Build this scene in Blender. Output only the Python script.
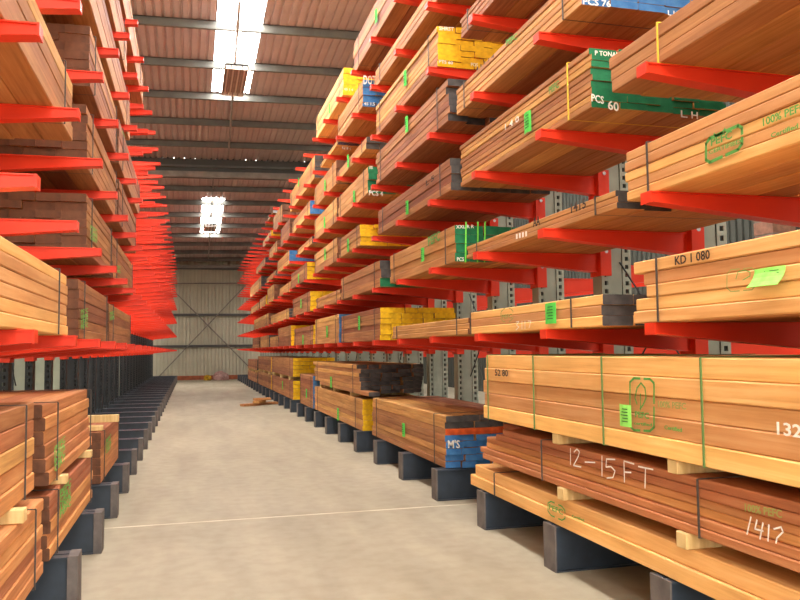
import bpy, bmesh, math, random
import numpy as np
from mathutils import Matrix, Vector

for o in list(bpy.data.objects):
    bpy.data.objects.remove(o)
random.seed(7)
S = bpy.context.scene
COL = S.collection

# ---------------------------------------------------------------- camera
F = 780.0; VX, VY = 190.5, 352.0; ROLL = -0.012; EYE = 1.6      # focal length in pixels, aisle vanishing point, eye height
_a = VX-400; _b = VY-300
_xv = (_a*400-_b*(VY-ROLL*VX-300)-F*F)/(_a+_b*ROLL)
_yv = VY+ROLL*(_xv-VX)
def _cv(px, py): return np.array([px-400, -(py-300), F], float)
_Y = _cv(VX, VY); _Y /= np.linalg.norm(_Y)
_X = _cv(_xv, _yv); _X /= np.linalg.norm(_X)
_Z = np.cross(_Y, _X); _Z /= np.linalg.norm(_Z)
if _Z[1] < 0: _Z = -_Z
MW = np.array([_X, _Y, _Z])                                     # camera (right, up, forward) -> world
def ray(px, py): return MW @ _cv(px, py)
def onX(px, py, X): d = ray(px, py); return d*(X/d[0])+np.array([0, 0, EYE])
def onY(px, py, Y): d = ray(px, py); return d*(Y/d[1])+np.array([0, 0, EYE])
def onZ(px, py, Z): d = ray(px, py); return d*((Z-EYE)/d[2])+np.array([0, 0, EYE])
def proj(x, y, z):
    c = MW.T @ (np.array([x, y, z], float)-np.array([0, 0, EYE])); return 400+F*c[0]/c[2], 300-F*c[1]/c[2]
def y_at(px, X, Z):                                             # where along the aisle a rack line passes pixel column px
    lo, hi = 0.8, 90.
    for _ in range(50):
        m = (lo+hi)/2
        if (proj(X, m, Z)[0] > px) == (X > 0): lo = m
        else: hi = m
    return m
cd = bpy.data.cameras.new('camera'); cam = bpy.data.objects.new('camera', cd); COL.objects.link(cam)
cd.sensor_width = 36; cd.lens = 36*F/800; cd.clip_end = 300; cd.clip_start = .05
_r, _u, _f = MW[:, 0], MW[:, 1], MW[:, 2]
cam.matrix_world = Matrix(((_r[0], _u[0], -_f[0], 0), (_r[1], _u[1], -_f[1], 0), (_r[2], _u[2], -_f[2], EYE), (0, 0, 0, 1)))
S.camera = cam

# ---------------------------------------------------------------- sky and exposure
w = bpy.data.worlds.new('sky'); S.world = w; w.use_nodes = True
bg = w.node_tree.nodes['Background']; bg.inputs[0].default_value = (1.0, .95, .86, 1); bg.inputs[1].default_value = 2.3
S.view_settings.view_transform = 'Standard'; S.view_settings.look = 'None'
S.view_settings.gamma = 1; S.view_settings.use_curve_mapping = False
S.view_settings.exposure = 1.45
SKYLIGHT = 9.0

# ---------------------------------------------------------------- materials
def srgb(r, g, b):
    f = lambda c: (c/255/12.92) if c/255 <= .04045 else ((c/255+.055)/1.055)**2.4
    return (f(r), f(g), f(b), 1)
def mat(name, col, rough=.6, metal=0., spec=.4, emit=None):
    m = bpy.data.materials.new(name); m.use_nodes = True
    b = m.node_tree.nodes['Principled BSDF']
    b.inputs['Base Color'].default_value = col; b.inputs['Roughness'].default_value = rough
    b.inputs['Metallic'].default_value = metal; b.inputs['Specular IOR Level'].default_value = spec
    if emit:
        b.inputs['Emission Color'].default_value = emit[0]; b.inputs['Emission Strength'].default_value = emit[1]
    return m
def noisy(name, c1, c2, scale=(1, 1, 1), ns=5., detail=4., rough=.7, bump=0., lo=.35, hi=.65, metal=0., spec=.3):
    m = mat(name, c1, rough, metal, spec); nt = m.node_tree; N = nt.nodes; b = N['Principled BSDF']
    tc = N.new('ShaderNodeTexCoord'); mp = N.new('ShaderNodeMapping'); mp.inputs['Scale'].default_value = scale
    n = N.new('ShaderNodeTexNoise'); n.inputs['Scale'].default_value = ns; n.inputs['Detail'].default_value = detail
    r = N.new('ShaderNodeValToRGB'); r.color_ramp.elements[0].color = c1; r.color_ramp.elements[1].color = c2
    r.color_ramp.elements[0].position = lo; r.color_ramp.elements[1].position = hi
    L = nt.links.new
    L(tc.outputs['Object'], mp.inputs['Vector']); L(mp.outputs['Vector'], n.inputs['Vector']); L(n.outputs['Fac'], r.inputs['Fac']); L(r.outputs['Color'], b.inputs['Base Color'])
    if bump:
        bp = N.new('ShaderNodeBump'); bp.inputs['Strength'].default_value = bump; bp.inputs['Distance'].default_value = .01
        L(n.outputs['Fac'], bp.inputs['Height']); L(bp.outputs['Normal'], b.inputs['Normal'])
    return m
def wood(name, base, dark, light, knots=True):
    """sawn timber: grain streaks along Y, tone varied board by board"""
    m = mat(name, base, .65, 0, .25); nt = m.node_tree; N = nt.nodes; L = nt.links.new; b = N['Principled BSDF']
    tc = N.new('ShaderNodeTexCoord'); oi = N.new('ShaderNodeObjectInfo'); ge = N.new('ShaderNodeNewGeometry')
    add = N.new('ShaderNodeMath'); add.operation = 'ADD'; L(oi.outputs['Random'], add.inputs[0]); L(ge.outputs['Random Per Island'], add.inputs[1])
    fr = N.new('ShaderNodeMath'); fr.operation = 'FRACT'; L(add.outputs[0], fr.inputs[0])
    off = N.new('ShaderNodeVectorMath'); off.operation = 'SCALE'; off.inputs[0].default_value = (13, 29, 17); L(fr.outputs[0], off.inputs['Scale'])
    pos = N.new('ShaderNodeVectorMath'); pos.operation = 'ADD'; L(ge.outputs['Position'], pos.inputs[0]); L(off.outputs[0], pos.inputs[1])
    mp = N.new('ShaderNodeMapping'); mp.inputs['Scale'].default_value = (14, .55, 14); L(pos.outputs[0], mp.inputs['Vector'])
    n = N.new('ShaderNodeTexNoise'); n.inputs['Scale'].default_value = 2.2; n.inputs['Detail'].default_value = 6; n.inputs['Roughness'].default_value = .62; n.inputs['Distortion'].default_value = .4
    L(mp.outputs[0], n.inputs['Vector'])
    r = N.new('ShaderNodeValToRGB'); r.color_ramp.elements[0].color = dark; r.color_ramp.elements[1].color = light
    r.color_ramp.elements[0].position = .25; r.color_ramp.elements[1].position = .75
    e = r.color_ramp.elements.new(.5); e.color = base
    L(n.outputs['Fac'], r.inputs['Fac'])
    # slow weathering blotches
    n2 = N.new('ShaderNodeTexNoise'); n2.inputs['Scale'].default_value = 1.3; n2.inputs['Detail'].default_value = 3; L(pos.outputs[0], n2.inputs['Vector'])
    hs = N.new('ShaderNodeHueSaturation')
    mr = N.new('ShaderNodeMapRange'); mr.inputs['To Min'].default_value = .72; mr.inputs['To Max'].default_value = 1.22; L(fr.outputs[0], mr.inputs['Value'])
    mr2 = N.new('ShaderNodeMapRange'); mr2.inputs['From Min'].default_value = .3; mr2.inputs['From Max'].default_value = .7; mr2.inputs['To Min'].default_value = .85; mr2.inputs['To Max'].default_value = 1.1; L(n2.outputs['Fac'], mr2.inputs['Value'])
    mu = N.new('ShaderNodeMath'); mu.operation = 'MULTIPLY'; L(mr.outputs[0], mu.inputs[0]); L(mr2.outputs[0], mu.inputs[1])
    mr3 = N.new('ShaderNodeMapRange'); mr3.inputs['To Min'].default_value = .488; mr3.inputs['To Max'].default_value = .512; L(fr.outputs[0], mr3.inputs['Value'])
    L(mr3.outputs[0], hs.inputs['Hue']); L(mu.outputs[0], hs.inputs['Value']); L(r.outputs['Color'], hs.inputs['Color'])
    L(hs.outputs['Color'], b.inputs['Base Color'])
    bp = N.new('ShaderNodeBump'); bp.inputs['Strength'].default_value = .25; bp.inputs['Distance'].default_value = .004
    L(n.outputs['Fac'], bp.inputs['Height']); L(bp.outputs['Normal'], b.inputs['Normal'])
    return m
WOOD = {
 'light': wood('golden_cedar', srgb(228, 168, 102), srgb(210, 146, 84), srgb(240, 188, 126)),
 'tan':   wood('tan_timber', srgb(192, 135, 80), srgb(160, 105, 60), srgb(211, 157, 101)),
 'brown': wood('brown_timber', srgb(162, 104, 67), srgb(126, 78, 49), srgb(186, 130, 88)),
 'red':   wood('red_timber', srgb(194, 124, 76), srgb(160, 96, 57), srgb(212, 150, 100)),
}
END_DARK = noisy('sawn_end_grain', srgb(128, 82, 56), srgb(94, 60, 42), ns=9, detail=3)
END = {
 None: END_DARK,
 'yellow': noisy('yellow_end_paint', srgb(246, 196, 24), srgb(222, 168, 14), ns=14, rough=.5),
 'blue': noisy('blue_end_paint', srgb(50, 106, 164), srgb(76, 130, 182), ns=10, rough=.55),
 'navy': noisy('navy_end_paint', srgb(34, 44, 72), srgb(48, 60, 90), ns=10, rough=.6),
 'green': noisy('green_end_paint', srgb(22, 104, 66), srgb(36, 128, 82), ns=10, rough=.55),
 'black': noisy('charcoal_end_paint', srgb(66, 62, 62), srgb(92, 86, 82), ns=10, rough=.7),
 'orange': noisy('orange_end_paint', srgb(226, 96, 36), srgb(190, 74, 30), ns=12, rough=.6),
 'white': noisy('pale_end_paint', srgb(206, 212, 216), srgb(170, 180, 190), ns=10, rough=.6),
}
M_RED = noisy('red_powder_coat', srgb(234, 62, 31), srgb(224, 55, 27), ns=3, rough=.42, spec=.35)
M_COLG = noisy('grey_green_steel', srgb(168, 176, 160), srgb(152, 160, 146), ns=4, rough=.5)
M_COLD = noisy('dark_slate_steel', srgb(48, 52, 56), srgb(36, 40, 44), ns=4, rough=.5)
M_FOOT = noisy('blue_black_steel', srgb(52, 62, 74), srgb(42, 50, 60), ns=6, rough=.42, spec=.5)
M_PLATE = noisy('scuffed_end_plate', srgb(112, 104, 100), srgb(84, 78, 76), ns=8, rough=.6)
M_SLOTSHADE = mat('slot_shade', srgb(30, 30, 30), .5)  # near-black, stands in for shade inside the slotted channels
M_STEELB = mat('steel_bolt', srgb(190, 190, 190), .35, .8)
M_STRAP = mat('dark_strap', srgb(70, 62, 56), .5)
M_STRAPY = mat('yellow_twine', srgb(226, 190, 60), .6)
M_STRAPG = mat('green_strap', srgb(96, 130, 70), .5)
M_STRAPL = mat('lime_strap', srgb(120, 230, 80), .5)
M_TAG = noisy('green_tag_paper', srgb(98, 218, 92), srgb(84, 204, 84), ns=20, rough=.8)
M_TAGL = noisy('lime_tag_paper', srgb(160, 236, 110), srgb(140, 226, 96), ns=20, rough=.8)
M_GREENINK = mat('green_stencil_paint', srgb(88, 156, 70), .8)
M_LEAFINK = mat('bright_green_stencil_paint', srgb(112, 184, 84), .8)
M_PALEINK = mat('faded_green_paint', srgb(158, 158, 84), .8)
M_BLACKINK = mat('black_stencil_paint', srgb(62, 44, 34), .8)
M_WHITEINK = mat('white_chalk', srgb(240, 232, 220), .9)
M_TAGINK = mat('tag_print', srgb(40, 96, 44), .9)
M_BEARER = noisy('pale_pine', srgb(226, 196, 138), srgb(204, 168, 108), scale=(8, 1, 1), ns=4)
M_GIRT = mat('dark_girt_steel', srgb(82, 80, 76), .5)
M_PURLIN = noisy('purlin_steel', srgb(112, 112, 106), srgb(98, 98, 94), ns=3, rough=.6)
M_BEAM = noisy('galvanised_beam', srgb(150, 142, 132), srgb(128, 120, 112), ns=3, rough=.45)
M_ROOF = noisy('roof_sheet_underside', srgb(186, 166, 162), srgb(176, 156, 153), ns=1.5, rough=.55)  # mauve tint paints in the bounce off red arms and timber
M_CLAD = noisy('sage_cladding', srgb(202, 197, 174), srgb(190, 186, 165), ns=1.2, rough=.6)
M_CLADD = noisy('shaded_cladding', srgb(70, 72, 64), srgb(58, 60, 54), ns=1.2, rough=.7)  # coloured dark to stand in for shade behind the right rack
M_KICK = noisy('rusty_kick_board', srgb(172, 96, 62), srgb(140, 78, 54), ns=6)
M_RUST = noisy('red_oxide_steel', srgb(120, 84, 76), srgb(104, 72, 66), ns=3)
M_SKY = mat('translucent_roof_sheet', srgb(250, 250, 248), .5, emit=((1.0, .97, .92, 1), SKYLIGHT))
M_LAMP = noisy('lamp_housing', srgb(176, 150, 138), srgb(150, 126, 116), ns=5, rough=.4)
M_TUBE = mat('fluorescent_tube_off', srgb(226, 214, 206), .3)
M_WHITEEND = mat('white_lamp_cap', srgb(236, 228, 220), .4)
M_BRICK = noisy('brown_brick', srgb(140, 98, 78), srgb(110, 76, 60), ns=12)
M_MORTAR = mat('mortar', srgb(120, 110, 100), .9)
M_SACK = noisy('pink_plastic', srgb(188, 150, 142), srgb(160, 124, 118), ns=9)
M_YEL = noisy('yellow_plastic', srgb(214, 170, 40), srgb(150, 120, 40), ns=9)

# concrete floor
def floor_mat():
    m = mat('concrete', srgb(190, 176, 154), .62, 0, .35); nt = m.node_tree; N = nt.nodes; L = nt.links.new; b = N['Principled BSDF']
    ge = N.new('ShaderNodeNewGeometry')
    def noise(scale, det, mapping=(1, 1, 1), dist=0.):
        mp = N.new('ShaderNodeMapping'); mp.inputs['Scale'].default_value = mapping; L(ge.outputs['Position'], mp.inputs['Vector'])
        n = N.new('ShaderNodeTexNoise'); n.inputs['Scale'].default_value = scale; n.inputs['Detail'].default_value = det; n.inputs['Distortion'].default_value = dist; L(mp.outputs[0], n.inputs['Vector']); return n
    n1 = noise(.55, 5, (1, .6, 1), .6); n2 = noise(7, 6); n3 = noise(1.6, 6, (1.6, .3, 1), .4)
    r = N.new('ShaderNodeValToRGB'); r.color_ramp.elements[0].position = .3; r.color_ramp.elements[1].position = .7
    r.color_ramp.elements[0].color = srgb(156, 147, 127); r.color_ramp.elements[1].color = srgb(172, 163, 144); L(n1.outputs['Fac'], r.inputs['Fac'])
    r2 = N.new('ShaderNodeValToRGB'); r2.color_ramp.elements[0].position = .3; r2.color_ramp.elements[1].position = .72
    r2.color_ramp.elements[0].color = (.84, .825, .80, 1); r2.color_ramp.elements[1].color = (1.06, 1.05, 1.02, 1); L(n3.outputs['Fac'], r2.inputs['Fac'])
    mx = N.new('ShaderNodeMix'); mx.data_type = 'RGBA'; mx.blend_type = 'MULTIPLY'; mx.inputs[0].default_value = 1; L(r.outputs[0], mx.inputs[6]); L(r2.outputs[0], mx.inputs[7])
    r3 = N.new('ShaderNodeValToRGB'); r3.color_ramp.elements[0].position = .35; r3.color_ramp.elements[1].position = .6
    r3.color_ramp.elements[0].color = (.9, .89, .87, 1); r3.color_ramp.elements[1].color = (1, 1, 1, 1); L(n2.outputs['Fac'], r3.inputs['Fac'])
    mx2 = N.new('ShaderNodeMix'); mx2.data_type = 'RGBA'; mx2.blend_type = 'MULTIPLY'; mx2.inputs[0].default_value = 1; L(mx.outputs[2], mx2.inputs[6]); L(r3.outputs[0], mx2.inputs[7])
    L(mx2.outputs[2], b.inputs['Base Color'])
    bp = N.new('ShaderNodeBump'); bp.inputs['Strength'].default_value = .12; bp.inputs['Distance'].default_value = .01; L(n2.outputs['Fac'], bp.inputs['Height']); L(bp.outputs['Normal'], b.inputs['Normal'])
    return m
M_FLOOR = floor_mat()

# ---------------------------------------------------------------- mesh helpers
class MB:
    def __init__(s): s.v = []; s.f = []; s.m = []
    def hexa(s, p, mi=0):                          # 8 points: bottom 4 ccw, top 4 ccw
        n = len(s.v); s.v += [tuple(q) for q in p]
        for q in ((3, 2, 1, 0), (4, 5, 6, 7), (0, 1, 5, 4), (1, 2, 6, 5), (2, 3, 7, 6), (3, 0, 4, 7)):
            s.f.append(tuple(n+i for i in q)); s.m.append(mi)
        return s
    def box(s, x0, x1, y0, y1, z0, z1, mi=0):
        x0, x1 = min(x0, x1), max(x0, x1); y0, y1 = min(y0, y1), max(y0, y1); z0, z1 = min(z0, z1), max(z0, z1)
        return s.hexa([(x0, y0, z0), (x1, y0, z0), (x1, y1, z0), (x0, y1, z0), (x0, y0, z1), (x1, y0, z1), (x1, y1, z1), (x0, y1, z1)], mi)
    def tube(s, a, b, r, n=8, mi=0, caps=True):
        a = Vector(a); b = Vector(b); d = (b-a).normalized()
        u = d.orthogonal().normalized(); v = d.cross(u); k = len(s.v)
        for c in (a, b):
            for i in range(n):
                t = 2*math.pi*i/n; s.v.append(tuple(c+u*(r*math.cos(t))+v*(r*math.sin(t))))
        for i in range(n):
            j = (i+1) % n; s.f.append((k+i, k+j, k+n+j, k+n+i)); s.m.append(mi)
        if caps:
            s.f.append(tuple(k+i for i in reversed(range(n)))); s.m.append(mi)
            s.f.append(tuple(k+n+i for i in range(n))); s.m.append(mi)
        return s
    def mesh(s, name, mats):
        me = bpy.data.meshes.new(name); me.from_pydata(s.v, [], s.f)
        for m in mats: me.materials.append(m)
        me.polygons.foreach_set('material_index', s.m); me.update(); return me
    def build(s, name, mats, parent=None, loc=(0, 0, 0)):
        if not isinstance(mats, (list, tuple)): mats = [mats]
        return link(name, s.mesh(name, mats), parent, loc)
def link(name, me, parent=None, loc=(0, 0, 0)):
    o = bpy.data.objects.new(name, me); COL.objects.link(o); o.location = loc
    if parent: o.parent = parent
    return o
def empty(name, loc=(0, 0, 0)):
    o = bpy.data.objects.new(name, None); o.empty_display_size = .2; COL.objects.link(o); o.location = loc; return o
def tag(o, label=None, cat=None, group=None, kind=None):
    if label: o['label'] = label
    if cat: o['category'] = cat
    if group: o['group'] = group
    if kind: o['kind'] = kind
    return o
ORD = ['first', 'second', 'third', 'fourth', 'fifth', 'sixth', 'seventh', 'eighth', 'ninth', 'tenth', 'eleventh', 'twelfth']

# ================================================================= THE SHED
YW = 46.5; YB = -9.0; XA, XB = -8.0, 10.5
YS = 29.4                                                     # the roof steps down here
NEAR, FAR = (10.2, .05), (10.28, .074)                        # height and fall of the two roof planes
def plane(c, x, y): return c[0]-c[1]*y+.022*(x-1)
def roof_z(x, y): return plane(NEAR if y < YS else FAR, x, y)
fl = MB().box(XA, XB, YB, 7.70, -.2, 0).box(XA, XB, 7.715, 20.3, -.2, 0).box(XA, XB, 20.315, 33, -.2, 0).box(XA, XB, 33.015, YW+.2, -.2, 0).box(XA, XB, 7.6, 33.2, -.3, -.012)
floor = tag(fl.build('floor', M_FLOOR), kind='structure')
MB().box(XA, XB, 7.69, 7.725, -.02, .0012).build('joint_filler', noisy('pale_joint_filler', srgb(206, 196, 174), srgb(186, 172, 148), scale=(1, 1, 1), ns=3, lo=.4, hi=.6), floor)
MB().box(XA, XB, 20.29, 20.325, -.02, .0012).build('joint_filler', mat('joint_filler_grey', srgb(186, 172, 148), .8), floor)
apron = tag(MB().box(-60, 60, -60, YB, -.22, -.02).build('ground', mat('yard_concrete', srgb(170, 160, 145), .8)), kind='structure')

def ribbed(x0, x1, fn, pitch=.2, th=.0):
    """trapezoid rib profile across x; fn(x, end, depth) -> point"""
    xs = []; x = x0
    while x < x1-1e-6:
        for dx, dep in ((0, 0), (.12, 0), (.135, .04), (.185, .04)):
            if x+dx <= x1: xs.append((x+dx, dep))
        x += pitch
    xs.append((x1, 0))
    mb = MB()
    for i, (xx, dep) in enumerate(xs):
        mb.v.append(tuple(fn(xx, 0, dep))); mb.v.append(tuple(fn(xx, 1, dep)))
    for i in range(len(xs)-1):
        mb.f.append((2*i, 2*i+2, 2*i+3, 2*i+1)); mb.m.append(0)
    return mb
SK = [(-6.8, 0.1, .55, 1.60), (2.4, 22.6, .55, 1.60), (32.5, 38.9, .43, 1.33)]            # skylight sheets along the roof
def roof_patch(x0, x1, y0, y1, mt, name, parent=None, base=0):
    c = NEAR if (y0+y1)/2 < YS else FAR
    mb = ribbed(x0, x1, lambda x, e, d: (x, (y0, y1)[e], plane(c, x, (y0, y1)[e])+d))
    return mb.build(name, mt, parent)
ceil = tag(empty('ceiling', (0, 0, 0)), kind='structure')
ADDED_SIDE = [(-6.8, 0.1), (4.6, 26.9), (32.5, 43.0)]                # unseen glowing side rows, added to brighten the racks and far end
n_ = 0
for (r0, r1, sks, sd) in ((YB, YS, SK[:2], ADDED_SIDE[:2]), (YS, YW+.3, SK[2:], ADDED_SIDE[2:])):
    sx0, sx1 = sks[0][2], sks[0][3]
    for (a, b) in ((XA, sx0-5.4), (sx1-5.4, sx0), (sx1, sx0+5.4), (sx1+5.4, XB)): roof_patch(a, b, r0, r1, M_ROOF, 'roof_sheet', ceil)
    for dx, rows in ((0, [q[:2] for q in sks]), (-5.4, sd), (5.4, sd)):
        ys = r0
        for (y0, y1) in rows:
            roof_patch(sx0+dx, sx1+dx, ys, y0, M_ROOF, 'roof_sheet', ceil); ys = y1; n_ += 1
            tag(roof_patch(sx0+dx, sx1+dx, y0, y1, M_SKY, 'window_%d' % n_), 'bright translucent skylight sheet in the roof, side rows added for light', kind='structure')
        roof_patch(sx0+dx, sx1+dx, ys, r1, M_ROOF, 'roof_sheet', ceil)
def skin(x0, x1, y0, y1, dz, c):
    P = [(x0, y0), (x1, y0), (x1, y1), (x0, y1)]; zz = lambda x, y: plane(c, x, y)
    mb = MB(); mb.hexa([(x, y, zz(x, y)+dz) for x, y in P]+[(x, y, zz(x, y)+dz+.04) for x, y in P]); return mb
skin(XA-.3, XB+.3, YB, YS, .08, NEAR).build('roof_outer_skin', M_ROOF, ceil)
skin(XA-.3, XB+.3, YS+.03, YW+.4, .08, FAR).build('roof_outer_skin', M_ROOF, ceil)
def slab(y0, y1, za, zb, c, ref=None):
    P = [(XA, y0), (XB, y0), (XB, y1), (XA, y1)]; zz = lambda x, y: plane(c, x, ref or y)
    return MB().hexa([(x, y, zz(x, y)+za) for x, y in P]+[(x, y, zz(x, y)+zb) for x, y in P])
def joinmb(*m):
    o = MB()
    for q in m:
        n = len(o.v); o.v += q.v; o.f += [tuple(i+n for i in f) for f in q.f]; o.m += q.m
    return o
PD = .19
for y in [18.2+2.264*n for n in range(-11, 5)]+[30.75+2.07*n for n in range(8)]:
    if y < YB or y > YW-.2: continue
    c = NEAR if y < YS else FAR
    joinmb(slab(y-.035, y-.025, -PD, -.005, c), slab(y-.035, y+.045, -PD-.01, -PD+.005, c), slab(y-.035, y+.045, -.02, -.005, c), slab(y+.035, y+.045, -PD-.01, -PD+.03, c)).build('purlin', M_PURLIN, ceil)
# step fascia: dark sheet with daylight chinks along its top edge, a pale beam along its foot
fa = MB(); x = XA
zt_ = lambda x: plane(NEAR, x, YS); zb_ = lambda x: plane(FAR, x, YS)
while x < XB:
    x2 = min(x+.37, XB)
    for (a, b, top) in ((x, x2-.04, .07), (x2-.04, x2, .0)):
        fa.hexa([(a, YS-.02, zb_(a)-.1), (b, YS-.02, zb_(b)-.1), (b, YS, zb_(b)-.1), (a, YS, zb_(a)-.1), (a, YS-.02, zt_(a)+top), (b, YS-.02, zt_(b)+top), (b, YS, zt_(b)+top), (a, YS, zt_(a)+top)])
    x = x2
fa.build('step_fascia', M_GIRT, ceil)
slab(YS-.2, YS-.06, -.08, .13, FAR, YS).build('tie_beam', M_BEAM, ceil)
slab(YW-.42, YW-.28, -.40, -.26, FAR, YW).build('tie_beam', M_BEAM, ceil)
slab(YS-.14, YS-.03, .30, .38, FAR, YS).build('fascia_rail', M_PURLIN, ceil)
# leaning portal leg seen beyond the right rack
p0, p1 = onY(280, 176, 38), onY(268, 222, 38)
mb = MB(); mb.tube(p0, p1, .14, 4); mb.build('portal_rafter', M_RUST, ceil)
# end wall
ew = tag(empty('wall_back', (0, YW, 0)), kind='structure')
mb = ribbed(XA, XB, lambda x, e, d: (x, d*1.6-.004, (0, roof_z(x, YW)+.02)[e]))
wb = mb.build('cladding', M_CLAD, ew)
MB().box(XA-.3, XB+.3, .08, .12, -.2, roof_z(XB, YW)+.1).build('outer_sheet', M_CLAD, ew)
for z in (1.93, 3.73):
    MB().box(XA, XB, -.12, -.004, z-.07, z+.07).build('girt', M_GIRT, ew)
MB().box(XA, XB, -.14, -.004, 6.36, 6.52).build('eaves_girt', M_GIRT, ew)
def wpt(px, py, dy): p = onY(px, py, YW+dy); return (p[0], dy, p[2])
a1, a2 = wpt(150, 283.5, -.2), wpt(300, 283.0, -.2)
MB().tube(a1, a2, .035, 6).build('tie_rod', M_BEAM, ew)
MB().tube(wpt(251, 279.5, -.24), wpt(150, 386.0, -.24), .035, 6).build('cross_brace', M_BEAM, ew)
MB().tube(wpt(166, 283, -.17), wpt(258, 376, -.17), .035, 6).build('cross_brace', M_BEAM, ew)
MB().box(XA, XB, -.06, -.004, .0, .24).build('kick_board', M_KICK, ew)
for nm, x, s in (('wall_left', XA, 1), ('wall_right', XB, -1)):
    mb = ribbed(YB, YW, lambda y, e, d: (x-s*d, y, (0, roof_z(x, y)+.02)[e]))
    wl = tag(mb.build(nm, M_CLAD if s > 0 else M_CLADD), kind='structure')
    MB().box(x-s*.06, x-s*.12, YB, YW, -.2, 9.8).build('outer_sheet', M_CLAD, wl)

# brick piers behind the right rack, glimpsed through the gaps
def pier(px, label, X):
    p = onX(px, 345, X); root = empty('brick_pier', (X, p[1], 0)); tag(root, label, 'pier')
    MB().box(0.01, .46, -.22, .22, 0, 5).build('core', M_MORTAR, root)
    me = MB().box(-.0, .47, -.23, .23, 0, .22).mesh('brick_course', [M_BRICK])
    for i in range(20): link('brick', me, root, (0, 0, .25*i+.02))
pier(768, 'brown brick pier glimpsed behind the nearest right rack bay', 9.6)

# ================================================================= RACKS
XR, XL = 2.515, -.73
LVR = [1.733, 2.48, 3.225, 3.965, 4.695, 5.43, 6.14]
LVL = [1.716, 2.465, 3.212, 3.945, 4.675, 5.40, 6.14]
BAY = 1.385; YR0, YL0 = 3.89, 4.08
NB = 30
ARM = 1.22; FH = .32
def arm_mesh(s, name='arm'):
    """cantilever arm, tip at x=0, root at x=s*ARM; top of tip at z=0; tapered folded channel"""
    mb = MB(); r = s*ARM; t0, t1 = .062, .175
    def seg(y0, y1, zt0, zb0, zt1, zb1):
        P = [(0, y0, zb0), (r, y0, zb1), (r, y1, zb1), (0, y1, zb0), (0, y0, zt0), (r, y0, zt1), (r, y1, zt1), (0, y1, zt0)]
        if s < 0: P = [P[1], P[0], P[3], P[2], P[5], P[4], P[7], P[6]]
        mb.hexa(P)
    seg(-.032, .032, -.004, -t0+.006, -.004, -t1+.006)           # web box
    seg(-.046, .046, 0, -.008, 0, -.008)                         # top flange
    seg(-.05, .05, -t0+.010, -t0, -t1+.010, -t1)                  # bottom flange
    mb.box(-s*.012, 0, -.05, .05, -t0-.004, 0)                # tip stop plate
    return mb.mesh(name, [M_RED])
def bracket_mesh(s):
    mb = MB(); a = s*ARM; b = s*(ARM+.1)
    mb.box(a, b, -.1, -.088, -.21, .055); mb.box(a, b, .088, .1, -.21, .055); mb.box(a-s*.012, a, -.1, .1, -.21, .055)
    for yy in (-.101, .101):
        mb.tube((s*(ARM+.05), yy-.004, .02), (s*(ARM+.05), yy+.004, .02), .018, 8, 1)
    return mb.mesh('bracket', [M_RED, M_STEELB])
def upright_mesh(s, mf, mw, H=6.75):
    """perforated twin-flange column from x=s*ARM outward"""
    mb = MB(); a = s*(ARM+.005); W = .31
    f = lambda d: a+s*d
    for d in (.0, W-.09):                                         # two slotted channels
        for (yy0, yy1) in ((-.085, -.078), (.078, .085)):
            mb.box(f(d), f(d+.028), yy0, yy1, 0, H, 0); mb.box(f(d+.062), f(d+.09), yy0, yy1, 0, H, 0)
            z = .35
            while z < H:
                mb.box(f(d+.028), f(d+.062), yy0, yy1, z, z+.038, 0); z += .078
        mb.box(f(d if d == 0 else d+.083), f(d+.007 if d == 0 else d+.09), -.078, .078, 0, H, 0)
        mb.box(f(d+.04), f(d+.05), -.075, .075, 0, H, 2)          # dark plate painted in for the shade behind the slots
    mb.box(f(.09), f(W-.09), -.07, -.062, 0, H, 1); mb.box(f(.09), f(W-.09), .062, .07, 0, H, 1)
    return mb.mesh('upright', [mf, mw, M_SLOTSHADE])
def foot_mesh(s):
    mb = MB(); L = s*(ARM+.34); w = .095; e = 0 if s > 0 else .05      # the left feet reach a little past the arm tips
    mb.box(e, s*.012, -w, w, 0, FH+.004, 1)                       # end plate
    mb.box(s*.012, L, -w+.02, -w+.032, .012, FH-.014, 0); mb.box(s*.012, L, w-.032, w-.02, .012, FH-.014, 0)
    mb.box(s*.012, L, -w, -.012, FH-.014, FH, 0); mb.box(s*.012, L, .012, w, FH-.014, FH, 0)  # split top flange
    mb.box(s*.012, L, -w, w, 0, .012, 0)
    mb.box(s*.012, L, -.02, .02, .012, FH-.03, 0)
    return mb.mesh('base_foot', [M_FOOT, M_PLATE])
def rack(name, label, s, xt, y0, levels, dark_from, back=0):
    root = empty(name, (xt, y0, 0)); tag(root, label, 'storage rack')
    am, bm, fm = arm_mesh(s), bracket_mesh(s), foot_mesh(s)
    ug = upright_mesh(s, M_COLG if s > 0 else M_COLD, M_COLG); ud = upright_mesh(s, M_COLD, M_COLD)
    ab = arm_mesh(-1, 'back_arm') if back else None
    for k in range(-1, NB):
        y = BAY*k
        link('base_foot', fm, root, (0, y, 0))
        link('upright', ud if k >= dark_from and k != 15 else ug, root, (0, y, 0))
        for i, z in enumerate(levels):
            a = link('arm', am, root, (0, y, z))
            link('bracket', bm, a)
            if back and k <= 12 and i < 4:
                b = link('arm', ab, root, (2*ARM+.33, y, z-.1))
        if k < NB-1 and k % 3 == 1:                               # lattice bracing between columns
            xc = s*(ARM+.2); q = MB()
            q.tube((xc, y+.08, 1.2), (xc, y+BAY-.08, 2.4), .008, 5).tube((xc, y+.08, 2.4), (xc, y+BAY-.08, 1.2), .008, 5)
            q.build('cross_brace', M_COLD, root)
    return root
rack('cantilever_rack', 'tall red armed cantilever rack packed with timber along the right of the aisle', 1, XR, YR0, LVR, 99, 1)
rack('cantilever_rack', 'red armed cantilever rack along the left of the aisle, far arms empty', -1, XL, YL0, LVL, 8)

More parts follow.
